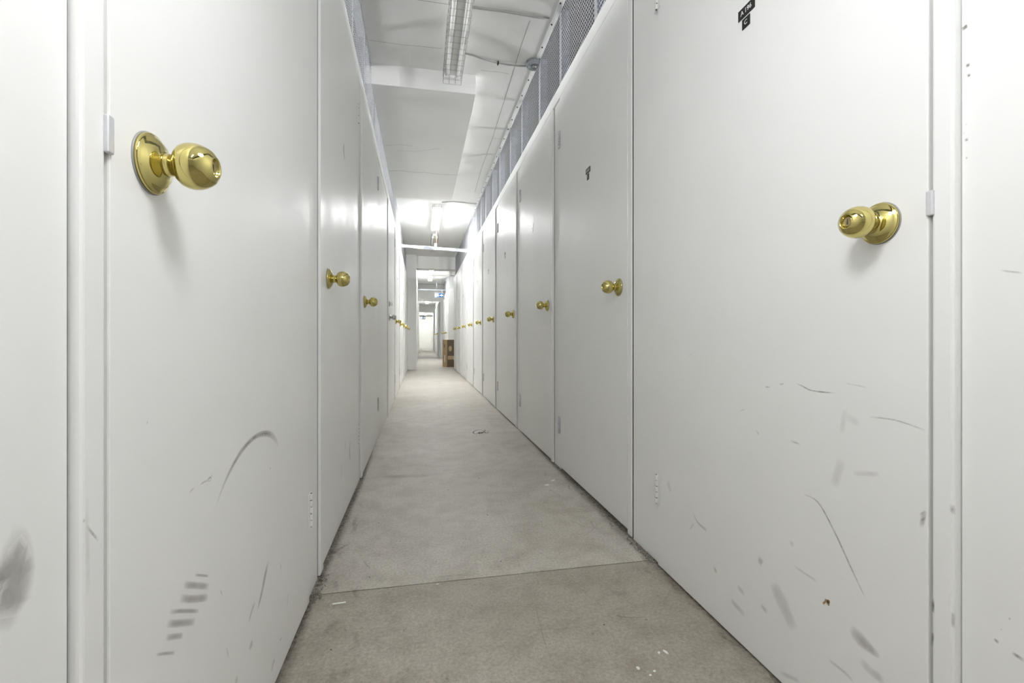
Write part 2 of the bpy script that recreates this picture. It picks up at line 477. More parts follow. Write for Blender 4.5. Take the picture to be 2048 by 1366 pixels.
# deadbolt above the silver knob
db = MB(); db.lathe([(0, 0), (0.027, 0), (0.027, 0.004), (0.021, 0.008), (0, 0.008)], 28)
db.box((0.008, -0.006, -0.016), (0.03, 0.006, 0.016), 0.002)
db = db.done('deadbolt', M['chrome'], L4, (0, -L4.dimensions.y / 2 + 0.073 if False else -((L_HINGE[3] - LS[3] - 0.052) / 2) + 0.073, H + 0.32)); db['label'] = 'silver deadbolt above the knob'
plate(L3, 'L', 3.0, H + 0.757, 0.05, 0.0235, M['plate_white'])
plate(L3, 'L', 3.0, H + 0.728, 0.024, 0.023, M['plate_white'])
for k in (5, 6, 7):
    d = DOORS[('L', k)]; plate(d, 'L', d.location.y + .05, H + 0.757, 0.05, 0.0235, M['plate_grey'])

# latch lips on the two nearest strips
def lip(o, x, y, z, side):
    s = 1 if side == 'R' else -1
    b = MB(); b.box((x, y - 0.004, z - 0.0185), (x - s * 0.0055, y + 0.006, z + 0.0185), 0.0024, 3)
    p = b.done('strike_plate', M['lip'], o); p['label'] = 'curled steel strike plate'
trims = {o.name: o for o in bpy.data.objects if o.name.startswith('trim_')}
lip(trims['trim_1'], 0.7335, 0.5325, H + 0.197, 'R')
lip(trims['trim_11'], -0.2970, 0.5030, H + 0.195, 'L')

for o in (KB, KC, HG, HGM): remove_tree(o)

# ------------------------------------------------------------------ floor, ceiling, backs
b = MB(); b.box((0.7955, YB, 0.0), (0.7995, R_END, TOPR - HDR)); o = b.done('gap_shade_sheet_right', M['dark']); tag(o, 'dark sheet standing in for the shade behind the gaps of the right wall', 'wall', None, 'structure')  # shade behind the gaps put in as a dark coloured sheet
b = MB(); b.box((-0.3555, YB, 0.0), (-0.3595, L_END, TOPL - HDR)); o = b.done('gap_shade_sheet_left', M['dark']); tag(o, 'dark sheet standing in for the shade behind the gaps of the left wall', 'wall', None, 'structure')
fl = MB()
fl.box((-3.2, YB, -0.12), (3.4, 1.3548, 0), mi=1); fl.box((-3.2, 1.3590, -0.12), (3.4, 30.5, 0)); fl.box((-3.2, 1.35, -0.12), (3.4, 1.363, -0.006))
floor = fl.done('floor', [M['floor'], M['floor_near']]); tag(floor, 'worn dusty grey concrete floor of the corridor', 'floor', None, 'structure')
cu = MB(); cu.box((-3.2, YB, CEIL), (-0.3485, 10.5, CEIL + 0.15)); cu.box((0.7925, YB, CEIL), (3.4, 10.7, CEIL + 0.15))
tag(cu.done('ceiling_units', M['raw']), 'shade-darkened grey ceiling over the storage units behind the mesh', 'ceiling', None, 'structure')  # M['raw'] has the shade put into its colour
ce = MB(); ce.box((-0.348, YB, CEIL), (0.792, 10.71, CEIL + 0.15)); ce.box((-3.2, 10.72, CEIL), (3.4, 16.2, CEIL + 0.15))
ce = ce.done('ceiling', M['ceil']); tag(ce, 'pale painted ceiling above the corridor', 'ceiling', None, 'structure')
be = MB(); be.box((-3.0, 3.252, SLAB), (0.386, 5.86, CEIL + 0.01), 0.004, 2)
be = be.done('trim_beam', M['beam']); tag(be, 'wide pale concrete drop slab under the ceiling, board marks on its face', 'beam', None, 'structure')

def wall(name, a, b, mat, label, bev=0.0):
    o = MB().box(a, b, bev).done(name, mat); return tag(o, label, 'wall', None, 'structure')
wall('wall_rear', (-3.2, YB - 0.1, 0), (3.4, YB, CEIL), M['wall'], 'white wall closing the corridor behind the camera')
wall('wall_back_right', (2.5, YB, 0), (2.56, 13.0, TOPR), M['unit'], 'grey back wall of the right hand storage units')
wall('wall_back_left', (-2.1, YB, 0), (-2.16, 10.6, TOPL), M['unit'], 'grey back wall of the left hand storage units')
wall('wall_outer_right', (3.40, YB, 0), (3.46, 30.4, CEIL), M['plasterboard'], 'outer wall of the neighbouring aisle on the right')
wall('wall_outer_left', (-3.26, YB, 0), (-3.20, 10.6, CEIL), M['plasterboard'], 'outer wall of the neighbouring aisle on the left')
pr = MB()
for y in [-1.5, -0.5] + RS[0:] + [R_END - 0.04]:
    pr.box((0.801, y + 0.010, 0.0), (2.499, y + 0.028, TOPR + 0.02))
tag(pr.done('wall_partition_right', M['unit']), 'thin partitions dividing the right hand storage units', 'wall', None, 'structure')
pl = MB()
for y in [-1.5, -0.5] + LS + [3.40]:
    pl.box((-0.381, y + 0.010, 0.0), (-2.099, y + 0.028, TOPL + 0.02))
tag(pl.done('wall_partition_left', M['unit']), 'thin partitions dividing the left hand storage units', 'wall', None, 'structure')

# ------------------------------------------------------------------ wire mesh screens and their studs
def wire_screen(name, X, y0, y1, z0, panels, label, sx):
    root = empty(name, (X, (y0 + y1) / 2, z0)); tag(root, label, 'wire mesh')
    b = MB(); r = 0.0009
    off = Vector((-X, -(y0 + y1) / 2, -z0))
    for m, v in ((-0.09, 0.025), (1.2, 0.0225)):      # two families of straight wires
        for ya, yb, zt in panels:
            c = -abs(m) * (yb - ya) - 0.05
            while c < (zt - z0) + abs(m) * (yb - ya):
                pts = []
                for yy in (ya, yb):
                    zz = z0 + c + m * (yy - ya)
                    if z0 <= zz <= zt: pts.append((yy, zz))
                for zz in (z0, zt):
                    yy = ya + (zz - z0 - c) / m
                    if ya < yy < yb: pts.append((yy, zz))
                if len(pts) >= 2:
                    p, q = pts[0], pts[-1] if len(pts) == 2 else pts[1]
                    if (p[0] - q[0]) ** 2 + (p[1] - q[1]) ** 2 > 1e-4:
                        b.tube([Vector((X + sx * (0.001 if m > 0 else -0.001), p[0], p[1])) + off, Vector((X + sx * (0.001 if m > 0 else -0.001), q[0], q[1])) + off], r, 4, cap=False)
                c += v
    b.done('wire_panel', M['mesh'], root)
    b = MB()
    b.box((-0.004, y0 - (y0+y1)/2, 0.0), (0.008, y1 - (y0+y1)/2, 0.016))
    b.done('bottom_edging', M['galv_bright'], root)
    return root
XM_R, XM_L = 0.781, -0.336
wire_screen('wire_mesh_screen', XM_R, 0.6, R_END, TOPR, [(0.6, R_END, CEIL - 0.004)], 'long galvanised wire mesh screen above the right hand doors', 1)
wire_screen('wire_mesh_screen', XM_L, 0.6, L_END, TOPL, [(0.6, 3.24, CEIL - 0.004), (3.24, 5.87, SLAB - 0.004), (5.87, L_END, CEIL - 0.004)], 'long galvanised wire mesh screen above the left hand doors', -1)

def stud_mesh(name, h):
    b = MB()
    b.box((0, -0.018, 0), (0.0016, 0.018, h), mi=1); b.box((0.0017, -0.018, 0), (0.048, -0.0164, h)); b.box((0.0481, -0.018, 0), (0.0497, 0.018, h))  # bright front flange, dark web: light and shade put into the materials
    b.box((0.0017, 0.0164, 0), (0.010, 0.018, h))
    return b
def studs(side, ys, X, z0):
    for i, y in enumerate(ys):
        low = side == 'L' and 3.23 < y < 5.88
        zt = (SLAB if low else CEIL) - 0.001
        b = stud_mesh('metal_stud', zt - z0 - 0.001)
        o = b.done('metal_stud', [M['galv_shade'], M['galv_bright']], None, (X, y, z0 + 0.001))
        if side == 'L': o.rotation_euler = (0, 0, math.pi)
        tag(o, 'galvanised steel stud behind the mesh above the %s hand doors' % ('right' if side == 'R' else 'left'), 'metal stud',
            'mesh studs above the %s hand doors' % ('right' if side == 'R' else 'left'))
ysR = []
for i, y in enumerate(RS):
    ysR.append(y); ysR.append(y + 0.44 if i == 9 else (y + RS[i+1]) / 2 - 0.04)
studs('R', [y for y in ysR if y > 0.9], XM_R + 0.006, TOPR)
studs('L', [1.45, 1.95, 2.43, 2.93, 3.45, 3.95, 4.45, 5.46, 6.5, 7.6, 8.65, 9.6], XM_L - 0.006, TOPL)
# ceiling channels the mesh hangs from
b = MB(); b.box((XM_R - 0.022, 0.6, CEIL - 0.0045), (XM_R - 0.0022, R_END, CEIL - 0.0005))
chR = b.done('trim_ceiling_right', M['lampwhite'])
tag(chR, 'pale bolted steel angle along the ceiling above the right mesh', 'ceiling angle', None, 'structure')
bolt0 = None
for k in range(26):
    y = 2.05 + 0.2 * k + random.uniform(-.02, .02)
    if bolt0 is None: bolt0 = MB().lathe([(0, -0.010), (0.0042, -0.009), (0.0052, -0.0045), (0, -0.0044)], 10, 'z').done('bolt', M['dark'], chR); o = bolt0
    else: o = bolt0.copy(); COL.objects.link(o); o.parent = chR
    o.location = (XM_R - 0.013, y, CEIL)
for k, (y0, y1, zt) in enumerate(((0.6, 3.25, CEIL), (3.254, 5.858, SLAB), (5.863, L_END, CEIL))):
    b = MB(); b.box((XM_L - 0.004, y0, zt - 0.022), (XM_L - 0.05, y1, zt - 0.001))
    tag(b.done('trim_channel_%d' % (k + 1), M['galv']), 'dull steel channel above the left mesh, ' + ('nearest', 'under the drop slab', 'farthest')[k], 'ceiling channel', None, 'structure')

# ------------------------------------------------------------------ lamps
def lamp_proto(lit):
    L = 1.26
    root = empty('caged_tube_lamp')
    b = MB(); b.box((-0.032, -L/2 + 0.03, -0.042), (0.032, L/2 - 0.03, 0.002), 0.002); b.done('lamp_body', M['lampwhite'], root)
    b = MB()                                          # folded reflector
    for sx in (-1, 1):
        b.box((sx * 0.019, -L/2+.03, -0.0475), (sx * 0.052, L/2-.03, -0.0465))
        b.poly([(sx * 0.052, -L/2+.03, -0.047), (sx * 0.0605, -L/2+.03, -0.061), (sx * 0.0605, L/2-.03, -0.061), (sx * 0.052, L/2-.03, -0.047)])
    b.box((-0.020, -L/2+.03, -0.0475), (0.020, L/2-.03, -0.0425)); b.done('reflector', M['lampwhite'], root)
    for x in (-0.036, 0.036):
        b = MB(); b.tube([(x, -L/2+.05, -0.066), (x, L/2-.05, -0.066)], 0.0130, 14); b.done('lamp_tube', lit, root)
    for y in (-L/2 + 0.045, L/2 - 0.045):
        for x in (-0.036, 0.036):
            b = MB(); b.box((x - 0.011, y - 0.007, -0.083), (x + 0.011, y + 0.007, -0.0435), 0.002); b.done('lamp_holder', M['lampwhite'], root)
    b = MB(); r = 0.0009; zb, zt, w = -0.098, -0.010, 0.0625
    n = 22
    for i in range(n + 1):
        y = -L/2 + L * i / n
        b.tube([(-w, y, zt), (-w, y, zb)], r, 4); b.tube([(-w, y, zb), (w, y, zb)], r, 4); b.tube([(w, y, zb), (w, y, zt)], r, 4)
    for x, z in ((-w, zt), (-w, -0.054), (-w, zb), (-0.021, zb), (0.021, zb), (w, zb), (w, -0.054), (w, zt)):
        b.tube([(x, -L/2, z), (x, L/2, z)], r, 4)
    for y in (-L/2, L/2):
        for x in (-0.021, 0.021): b.tube([(x, y, zb), (x, y, zt)], r, 4)
        for z in (-0.054, zt): b.tube([(-w, y, z), (w, y, z)], r, 4)
    b.done('wire_guard', M['guard'], root)
    return root
P_OFF, P_ON, P_NEAR, P_FAR = lamp_proto(M['tube_off']), lamp_proto(M['tube_on']), lamp_proto(M['tube_near']), lamp_proto(M['tube_far'])
def lamp(proto, x, yc, z, label):
    o = dup(proto); o.location = (x, yc, z); tag(o, label, 'ceiling lamp', 'caged tube lamps along the ceiling'); o.name = 'caged_tube_lamp'; return o
lamp(P_OFF, 0.213, 2.60, CEIL, 'nearest caged fluorescent lamp on the ceiling, unlit, before the drop slab')
lamp(P_ON, 0.223, 7.10, CEIL, 'lit caged fluorescent lamp glowing just past the drop slab')
lamp(P_OFF, 0.240, 8.95, CEIL, 'unlit caged lamp on the ceiling beyond the steel strap')
lamp(P_FAR, 0.27, 12.38, CEIL, 'lit caged lamp in front of the far white ceiling beam')
lamp(P_FAR, 0.27, 14.05, CEIL, 'lit caged lamp just beyond the far white ceiling beam')
lamp(P_NEAR, 0.22, -1.75, CEIL, 'lit caged lamp on the ceiling behind the camera')
lamp(P_FAR, 0.25, 20.2, H + 1.62, 'far lit caged lamp inside the first distant doorway')
lamp(P_FAR, 0.25, 27.9, H + 1.456, 'added caged lamp lighting the end wall, behind the second distant doorway')  # added to brighten the end wall, no lamp seen there
for p in (P_OFF, P_ON, P_NEAR, P_FAR): remove_tree(p)

# cables on the ceiling
def cable(pts, r, label, parent=None, mat='cable'):
    o = MB().tube(pts, r, 8).done('power_cable', M[mat]); tag(o, label, 'cable'); return o
zc = CEIL - 0.0055
cable([on_z(x, y, zc) for x, y in ((944, 14.5), (975, 18.5), (1010, 23), (1050, 30), (1072, 34), (1098, 38))], 0.0065, 'straight grey cable clipped across the ceiling from the unlit lamp')
c2 = cable([on_z(x, y, zc - d) for x, y, d in ((927, 106, .01), (945, 110, .016), (962, 116, .018), (980, 121.5, .012), (996, 125.5, .002), (1015, 129, .004), (1035, 131.5, .004), (1057, 132.5, .004))], 0.0060,
      'sagging grey cable running from the unlit lamp to a round junction box')
p = on_z(996, 125.5, zc - 0.002)
b = MB(); b.box((p.x - 0.006, p.y - 0.009, -0.018 + CEIL), (p.x + 0.006, p.y + 0.009, CEIL - 0.0005), 0.002); b.tube([(p.x, p.y + .008, CEIL - .012), (p.x, p.y + .02, CEIL - .018)], 0.0015, 6)
b.done('cable_clip', M['dark'], c2)
p = on_z(1069, 130.5, CEIL - 0.02)
jb = MB(); jb.lathe([(0, CEIL - 0.0005), (0.052, CEIL - 0.0005), (0.054, CEIL - 0.024), (0.047, CEIL - 0.032), (0.036, CEIL - 0.0335), (0.030, CEIL - 0.028), (0, CEIL - 0.028)], 32, 'z', (p.x - 0.004, p.y, 0))
jb = jb.done('junction_box', M['clear']); tag(jb, 'round smoky grey junction box on the ceiling beside the right mesh', 'junction box')
b = MB(); b.lathe([(0, CEIL - 0.0325), (0.014, CEIL - 0.0325), (0.014, CEIL - 0.027), (0, CEIL - 0.027)], 20, 'z', (p.x - 0.004, p.y, 0)); b.done('screw_cap', M['chrome'], jb)
cable([on_z(x, y, CEIL - 0.0062) for x, y in ((884, 404.5), (905, 403.2), (928, 405), (953, 408))], 0.007, 'grey cable crossing the ceiling beside the first lit lamp')

# hairline joints in the ceiling
def hair(pts, z, w, name='ceiling_joint', parent=ce, mat='crack'):
    b = MB(); pts = [on_z(x, y, z) for x, y in pts]
    for a, c in zip(pts, pts[1:]):
        d = (c - a); s = d.cross(Vector((0, 0, 1))).normalized() * w / 2
        b.poly([a - s, a + s, c + s, c - s])
    o = b.done(name, M[mat]); o.parent = parent; return o
hair([(1060, 41), (1040, 98), (1024, 152), (985, 276), (962, 340), (950, 384)], CEIL - 0.0006, 0.004)
hair([(760, -12), (850, 2), (898, 9), (945, 15)], CEIL - 0.0006, 0.004)
hair([(738, 80), (800, 89), (885, 97)], CEIL - 0.0006, 0.003)
hair([(962, 140.5), (1000, 144.5), (1018, 148)], CEIL - 0.0006, 0.003)
hair([(985, 276.5), (1003, 278), (1012, 279)], CEIL - 0.0006, 0.003)
hair([(949, 385.5), (957, 386.5), (966, 386.5)], CEIL - 0.0006, 0.003)
hair([(776, 342), (800, 341), (830, 345), (850, 345), (880, 349), (920, 350)], SLAB - 0.0006, 0.006, 'slab_crack', be)
hair([(770, 291), (800, 289), (825, 292)], SLAB - 0.0006, 0.003, 'slab_crack', be)
hair([(795, 301), (830, 303), (880, 297)], SLAB - 0.0006, 0.003, 'slab_crack', be)

# steel strap between the two frame heads
st = empty('steel_strap', (0.22, 7.24, TOPR)); tag(st, 'galvanised steel strap spanning the corridor between the door heads', 'steel strap')
b = MB(); zs = 0.012
P0, P1 = Vector((-0.53, -0.10, 0.0)), Vector((0.53, 0.10, 0.0))
bm = b.bm; rows = []
for k in range(41):
    t = k / 40; c = P0.lerp(P1, t); tw = 0.55 * math.sin(t * math.pi * 4)
    n = Vector((-math.sin(tw) * 0, math.sin(tw), math.cos(tw))); u = n * 0.025; v = Vector((0, n.z, -n.y)) * 0.003
    rows.append([bm.verts.new(c + Vector((0,0,0.02)) + q) for q in (u + v, u - v, -u - v, -u + v)])
for a, c in zip(rows, rows[1:]):
    for k in range(4): bm.faces.new((a[k], a[(k+1) % 4], c[(k+1) % 4], c[k]))
bm.faces.new(rows[0]); bm.faces.new(rows[-1][::-1])
b.done('strap_bar', M['galv'], st)
b = MB(); b.box((-0.02, -0.004, 0.04), (0.02, 0.004, 0.10)); b.box((-0.006, -0.012, 0.03), (0.006, 0.012, 0.055)); b.done('centre_bracket', M['galv'], st)
cable([(0.236, 7.24, TOPR + 0.050), (0.236, 7.27, TOPR + 0.25), (0.237, 7.30, CEIL - 0.10), (0.237, 7.32, CEIL + 0.001)], 0.004, 'thin orange wire rising from the steel strap to the ceiling', mat='wire_red')

# ------------------------------------------------------------------ far end
BEAM_A = H + 1.60
wall('wall_stub', (-0.38, L_END, 0), (-0.113, L_END + 0.10, TOPR - 0.02), M['wall'], 'short white stub wall narrowing the corridor after the last left door', 0.003)
wall('wall_stub_upper', (-0.40, L_END + 0.02, TOPR - 0.02), (-0.135, L_END + 0.10, CEIL), M['plasterboard'], 'grey panel above the short stub wall')
b = MB(); b.box((-3.0, 10.72, BEAM_A), (3.2, 11.0, CEIL + 0.01), 0.004)
tag(b.done('trim_beam_far', M['beam']), 'grey concrete beam crossing above the end of the door rows', 'beam', None, 'structure')
b = MB(); b.box((-0.115, 13.05, H + 1.785), (3.2, 13.35, CEIL + 0.01), 0.004)
tag(b.done('trim_beam_white', M['ceil']), 'far white ceiling beam glowing beside a lit lamp', 'beam', None, 'structure')
wall('wall_passage_left', (-0.115, L_END + 0.101, 0), (-0.25, 30.0, CEIL), M['wall'], 'white left wall of the narrow passage beyond the stub')
wall('wall_passage_outer', (-3.2, 10.64, 0), (-0.41, 10.70, CEIL), M['wall'], 'outer wall behind the left hand units')
# end return of the right row, cross corridor and the block behind it
wall('wall_row_end', (0.82, R_END - 0.02, 0), (2.5, R_END, TOPR), M['wall'], 'white end face of the right hand row of units')
wb = MB(); wb.box((0.753, 13.0, 0), (3.2, 13.08, TOPR + 0.012), 0.002); wb.box((0.765, 13.081, 0), (0.80, 16.25, TOPR + 0.012)); wb.box((0.753, 13.081, TOPR - 0.06), (0.80, 16.25, TOPR + 0.012))
wb = wb.done('wall_block', M['wall']); tag(wb, 'bright white wall face beyond the cross corridor behind the box', 'wall', None, 'structure')
for k, (ya, yb) in enumerate(((13.35, 14.2), (14.4, 15.2), (15.4, 16.15))):
    KB2 = knob_mesh(M['brass'])
    dcount[0] += 1
    b = MB(); w = yb - ya; b.box((-0.03, -w/2, 0.012), (0, w/2, TOPR - 0.08), 0.002)
    o = b.done('door_%d' % dcount[0], M['door'], None, (0.752 - 0.000, (ya + yb)/2, 0)); o.rotation_euler = (0, 0, math.pi)
    o.location.x = 0.735
    tag(o, 'distant white storage door on the right beyond the box, %s of three' % ('nearest', 'middle', 'farthest')[k], 'door', None, 'structure')
    KB2.parent = o; KB2.location = (0, w/2 - 0.07, H + 0.15); KB2.name = 'door_knob'
b = MB()
studs_far = [0.80, 1.05, 1.30]
for x in studs_far:
    o = stud_mesh('metal_stud', CEIL - TOPR - 0.014).done('metal_stud', [M['galv_shade'], M['galv_bright']], None, (x, 13.02, TOPR + 0.013)); o.rotation_euler = (0, 0, math.pi/2)
    tag(o, 'galvanised stud above the bright white wall behind the box', 'metal stud', 'studs above the far white wall')
wall('wall_back_far', (0.83, 14.0, TOPR + 0.02), (3.2, 14.05, CEIL), M['plasterboard'], 'grey back wall seen above the far white wall')
o = MB().box((-0.1155, 13.46, TOPR - 0.002), (0.7535, 13.475, TOPR + 0.030)).done('steel_strap', M['galv'])
tag(o, 'far steel strap across the passage beyond the white beam', 'steel strap')
wire_screen('wire_mesh_screen', 0.78, 13.09, 16.24, TOPR + 0.013, [(13.09, 16.24, CEIL - 0.004)], 'distant wire mesh screen above the wall behind the box', 1)
# first portal
PZ = 16.25
w1 = MB(); w1.box((-0.114, PZ, H + 1.28), (3.2, PZ + 0.12, CEIL)); w1.box((0.66, PZ, 0), (3.2, PZ + 0.12, H + 1.28)); w1.box((-0.114, PZ, 0), (-0.095, PZ + 0.12, H + 1.28))
w1 = w1.done('wall_portal', M['plasterboard']); tag(w1, 'grey wall with the first distant doorway', 'wall', None, 'structure')
b = MB(); b.box((-0.094, PZ - 0.01, 0.0005), (0.659, PZ + 0.13, 0.004)); tag(b.done('trim_threshold', M['doorgrey']), 'dark threshold strip under the first distant doorway', 'threshold', None, 'structure')
dcount[0] += 1
o = MB().box((0.0, 0.0, 0.01), (0.04, 0.86, H + 1.27), 0.003).done('door_%d' % dcount[0], M['doorgrey'], None, (0.612, PZ + 0.13, 0))
tag(o, 'grey fire door standing open against the right side of the first distant doorway', 'door', None, 'structure')
b = MB(); b.tube([(0, .78, H+.17), (-.04, .78, H+.17), (-.04, .68, H+.17)], .008, 8).done('door_handle', M['chrome'], o)
C2 = H + 1.62
tag(MB().box((-0.114, PZ + 0.121, C2), (3.2, 23.0, C2 + 0.1)).done('ceiling', M['ceil']), 'lower ceiling past the first distant doorway', 'ceiling', None, 'structure')
wall('wall_section_right', (0.66, PZ + 0.125, 0), (0.74, 23.0, C2), M['wall'], 'white right wall past the first distant doorway')
for k, ya in enumerate((17.9, 19.2, 20.9)):
    dcount[0] += 1; KB2 = knob_mesh(M['brass'])
    o = MB().box((-0.03, -0.42, 0.01), (0, 0.42, H + 1.30), 0.003).done('door_%d' % dcount[0], M['door'], None, (0.628, ya + 0.42, 0)); o.rotation_euler = (0, 0, math.pi)
    tag(o, 'very distant white door right of the far passage, %s of three' % ('nearest', 'middle', 'farthest')[k], 'door', None, 'structure')
    KB2.parent = o; KB2.location = (0, 0.35, H + 0.15); KB2.name = 'door_knob'
w2 = MB(); w2.box((-0.114, 23.001, H + 1.28), (3.2, 23.12, C2 + .1)); w2.box((0.62, 23.001, 0), (3.2, 23.12, H + 1.28))
w2 = w2.done('wall_portal_inner', M['wall']); tag(w2, 'white wall with the second, farther doorway', 'wall', None, 'structure')
C3 = H + 1.456
tag(MB().box((-0.114, 23.121, C3), (3.2, 30.0, C3 + 0.1)).done('ceiling', M['ceil']), 'farthest ceiling beyond the second doorway', 'ceiling', None, 'structure')
wall('wall_section_far', (0.65, 23.121, 0), (0.74, 29.5, C3), M['wall'], 'farthest white right wall')
wall('wall_end', (-0.114, 29.5, 0), (0.80, 29.6, C3), M['brick'], 'white wall closing the far end of the passage')
b = MB(); b.box((-0.113, 29.47, 0.0005), (0.649, 29.499, 0.10), 0.003); tag(b.done('baseboard_end', M['plasterboard']), 'beige skirting at the foot of the far end wall', 'skirting', None, 'structure')
o = MB().tube([(-0.1155, 26.5, H + 1.25), (0.6505, 26.5, H + 1.25)], 0.028, 8).done('steel_pipe', M['galv']); tag(o, 'horizontal steel pipe above the farthest exit sign', 'pipe')

# exit signs
def exit_sign(c, w, h, rods, label):
    r = empty('exit_sign', c); tag(r, label, 'exit sign', 'hanging exit signs')
    MB().box((-w/2, 0, -h/2), (w/2, 0.03, h/2), 0.003).done('sign_housing', M['lampwhite'], r)
    MB().box((-w/2+.006, -0.002, -h/2+.006), (w/2-.006, -0.0002, h/2-.006)).done('sign_face', M['sign_blue'], r)
    g = MB()                                           # running figure, door and arrow blocks
    g.box((-w*.42, -0.004, -h*.36), (-w*.30, -0.0021, h*.36)); g.box((-w*.24, -0.004, -h*.05), (-w*.06, -0.0021, h*.20)); g.tube([(-w*.15, -0.003, h*.28), (-w*.15, -.0025, h*.38)], h*.09, 10)
    g.tube([(-w*.16, -.003, 0), (-w*.24, -.003, -h*.36)], h*.05, 6); g.tube([(-w*.12, -.003, 0), (-w*.03, -.003, -h*.30)], h*.05, 6)
    g.box((w*.06, -0.004, -h*.08), (w*.26, -0.0021, h*.08))
    g.poly([(w*.26, -.003, h*.28), (w*.42, -.003, 0), (w*.26, -.003, -h*.28)])
    g.done('running_figure', M['sign_lit'], r)
    for x in (-w*.3, w*.3): MB().tube([(x, .015, h/2), (x, .015, h/2 + rods)], 0.004, 6).done('hanger_rod', M['galv'], r)
    return r
exit_sign((0.555, 14.6, H + 1.345), 0.275, 0.135, 0.45, 'blue and white exit sign hanging before the first distant doorway')
exit_sign((0.085, 25.6, H + 1.10), 0.27, 0.15, 0.255, 'small far exit sign with blue figure in front of the end wall')

# cardboard box
bx = empty('cardboard_box', (0.61, 11.20, 0), math.radians(24)); tag(bx, 'tall brown cardboard box standing on the floor at the end of the right row', 'box')
bw, bd, bh = 0.30, 0.23, 0.672
MB().box((0, 0, 0.001), (bw, bd, bh), 0.004).done('carton_body', M['card'], bx)
MB().box((0.012, -0.0015, 0.004), (bw - 0.004, 0.0, bh - 0.004)).done('dark_print_panel', M['card_dark'], bx)
o = MB(); n = 32; o.poly([(0.095 + 0.045*math.cos(2*math.pi*k/n), -0.002, 0.455 + 0.068*math.sin(2*math.pi*k/n)) for k in range(n)]); o.done('oval_emblem', M['card_light'], bx)
MB().box((0.03, -0.003, 0.185), (0.20, -0.0016, 0.275)).done('printed_label', M['card_light'], bx)
MB().box((-0.002, 0.095, 0.48), (0.0, 0.135, 0.555), 0.0005, 1).done('hand_hole', M['card_dark'], bx)
MB().box((-0.0015, 0.09, 0.12), (0.0, 0.13, 0.29)).done('white_lettering', M['plate_white'], bx)
MB().box((0, bd/2 - 0.025, bh), (bw, bd/2 + 0.025, bh + 0.001)).done('packing_tape', M['card_light'], bx)

# ------------------------------------------------------------------ marks on the doors
bpy.context.view_layer.update()
def marks(o, side, X, strokes, name, mat, lift=0.0005):
    n = (-1, 0, 0) if side == 'R' else (1, 0, 0)
    S = [([on_x(x, y, X) for x, y in p], w, s) for p, w, s in strokes]
    return ribbon(S, n, name, M[mat], o, o.matrix_world.inverted(), lift)
xl = -0.2955
marks(L1, 'L', xl, [([(430, 1018), (441, 985), (458, 945), (482, 903), (508, 875), (530, 867), (546, 873), (557, 892)], [.003, .006, .009, .011, .011, .014, .016, .012], 1.0)], 'curved_scuff', 'scuff')
marks(L1, 'L', xl, [([(388, 1150), (402, 1151), (417, 1152)], .004, .9), ([(366, 1170), (390, 1171), (418, 1173)], .010, .8), ([(358, 1197), (385, 1198), (416, 1195)], .011, .9),
                    ([(338, 1224), (365, 1222), (398, 1222)], .006, .9), ([(332, 1248), (362, 1246), (390, 1243)], .010, .9), ([(330, 1276), (348, 1273), (366, 1271)], .008, .8),
                    ([(310, 1310), (328, 1307), (350, 1305)], .004, .8)], 'ladder_scuffs', 'scuff')
marks(L1, 'L', xl, [([(537, 1118), (530, 1150), (522, 1190), (514, 1222)], [.008, .016, .014, .006], .9), ([(510, 1202), (502, 1225), (497, 1245)], .010, .6), ([(505, 1282), (501, 1292), (499, 1300)], .016, .7),
                    ([(550, 1315), (545, 1330), (542, 1345)], .012, .7), ([(563, 1275), (559, 1282)], .006, .8), ([(470, 1358), (474, 1366)], .014, .6), ([(576, 1185), (574, 1215)], .005, .5), ([(560, 1125), (562, 1140)], .006, .5),
                    ([(452, 1296), (457, 1315)], .004, .5), ([(440, 1180), (444, 1190)], .004, .7)], 'dirty_smear', 'scuff_soft')
marks(L1, 'L', xl, [([(378, 985), (388, 975)], .003, .5), ([(398, 972), (404, 966), (412, 962), (420, 955), (425, 948)], .003, .45), ([(412, 962), (420, 962), (421, 955), (413, 957)], .003, .45), ([(539, 939), (541, 934)], .003, .8),
                    ([(292, 848), (295, 842)], .003, .3)], 'light_scratch', 'scratch')
# dirt where the rosette meets the nearest left door
marks(L2, 'L', -0.2995, [([(688, 287), (687, 300), (690, 322)], [.01, .028, .012], .75)], 'grey_paint_patch', 'scuff')
marks(L2, 'L', -0.2995, [([(700, 880), (699, 905), (701, 918)], .030, .55), ([(690, 880), (691, 900)], .015, .4), ([(683, 925), (682, 960)], .012, .35)], 'dirty_smear', 'scuff_soft')
xr = 0.732
marks(R1, 'R', xr, [([(1605, 988), (1636, 1004), (1670, 1065), (1700, 1130), (1733, 1200)], .004, .75), ([(1531, 774), (1540, 774)], .003, .9), ([(1560, 769), (1568, 767)], .004, .8),
                    ([(1590, 766), (1605, 772), (1620, 780), (1645, 784), (1672, 786)], .0032, .9), ([(1690, 766), (1735, 775)], .002, .4), ([(1738, 834), (1790, 840), (1855, 862)], .003, .55),
                    ([(1580, 881), (1602, 889)], .005, .5), ([(1478, 823), (1490, 818)], .003, .4), ([(1512, 860), (1519, 870)], .006, .35), ([(1378, 713), (1384, 706)], .003, .4)], 'light_scratch', 'scratch')
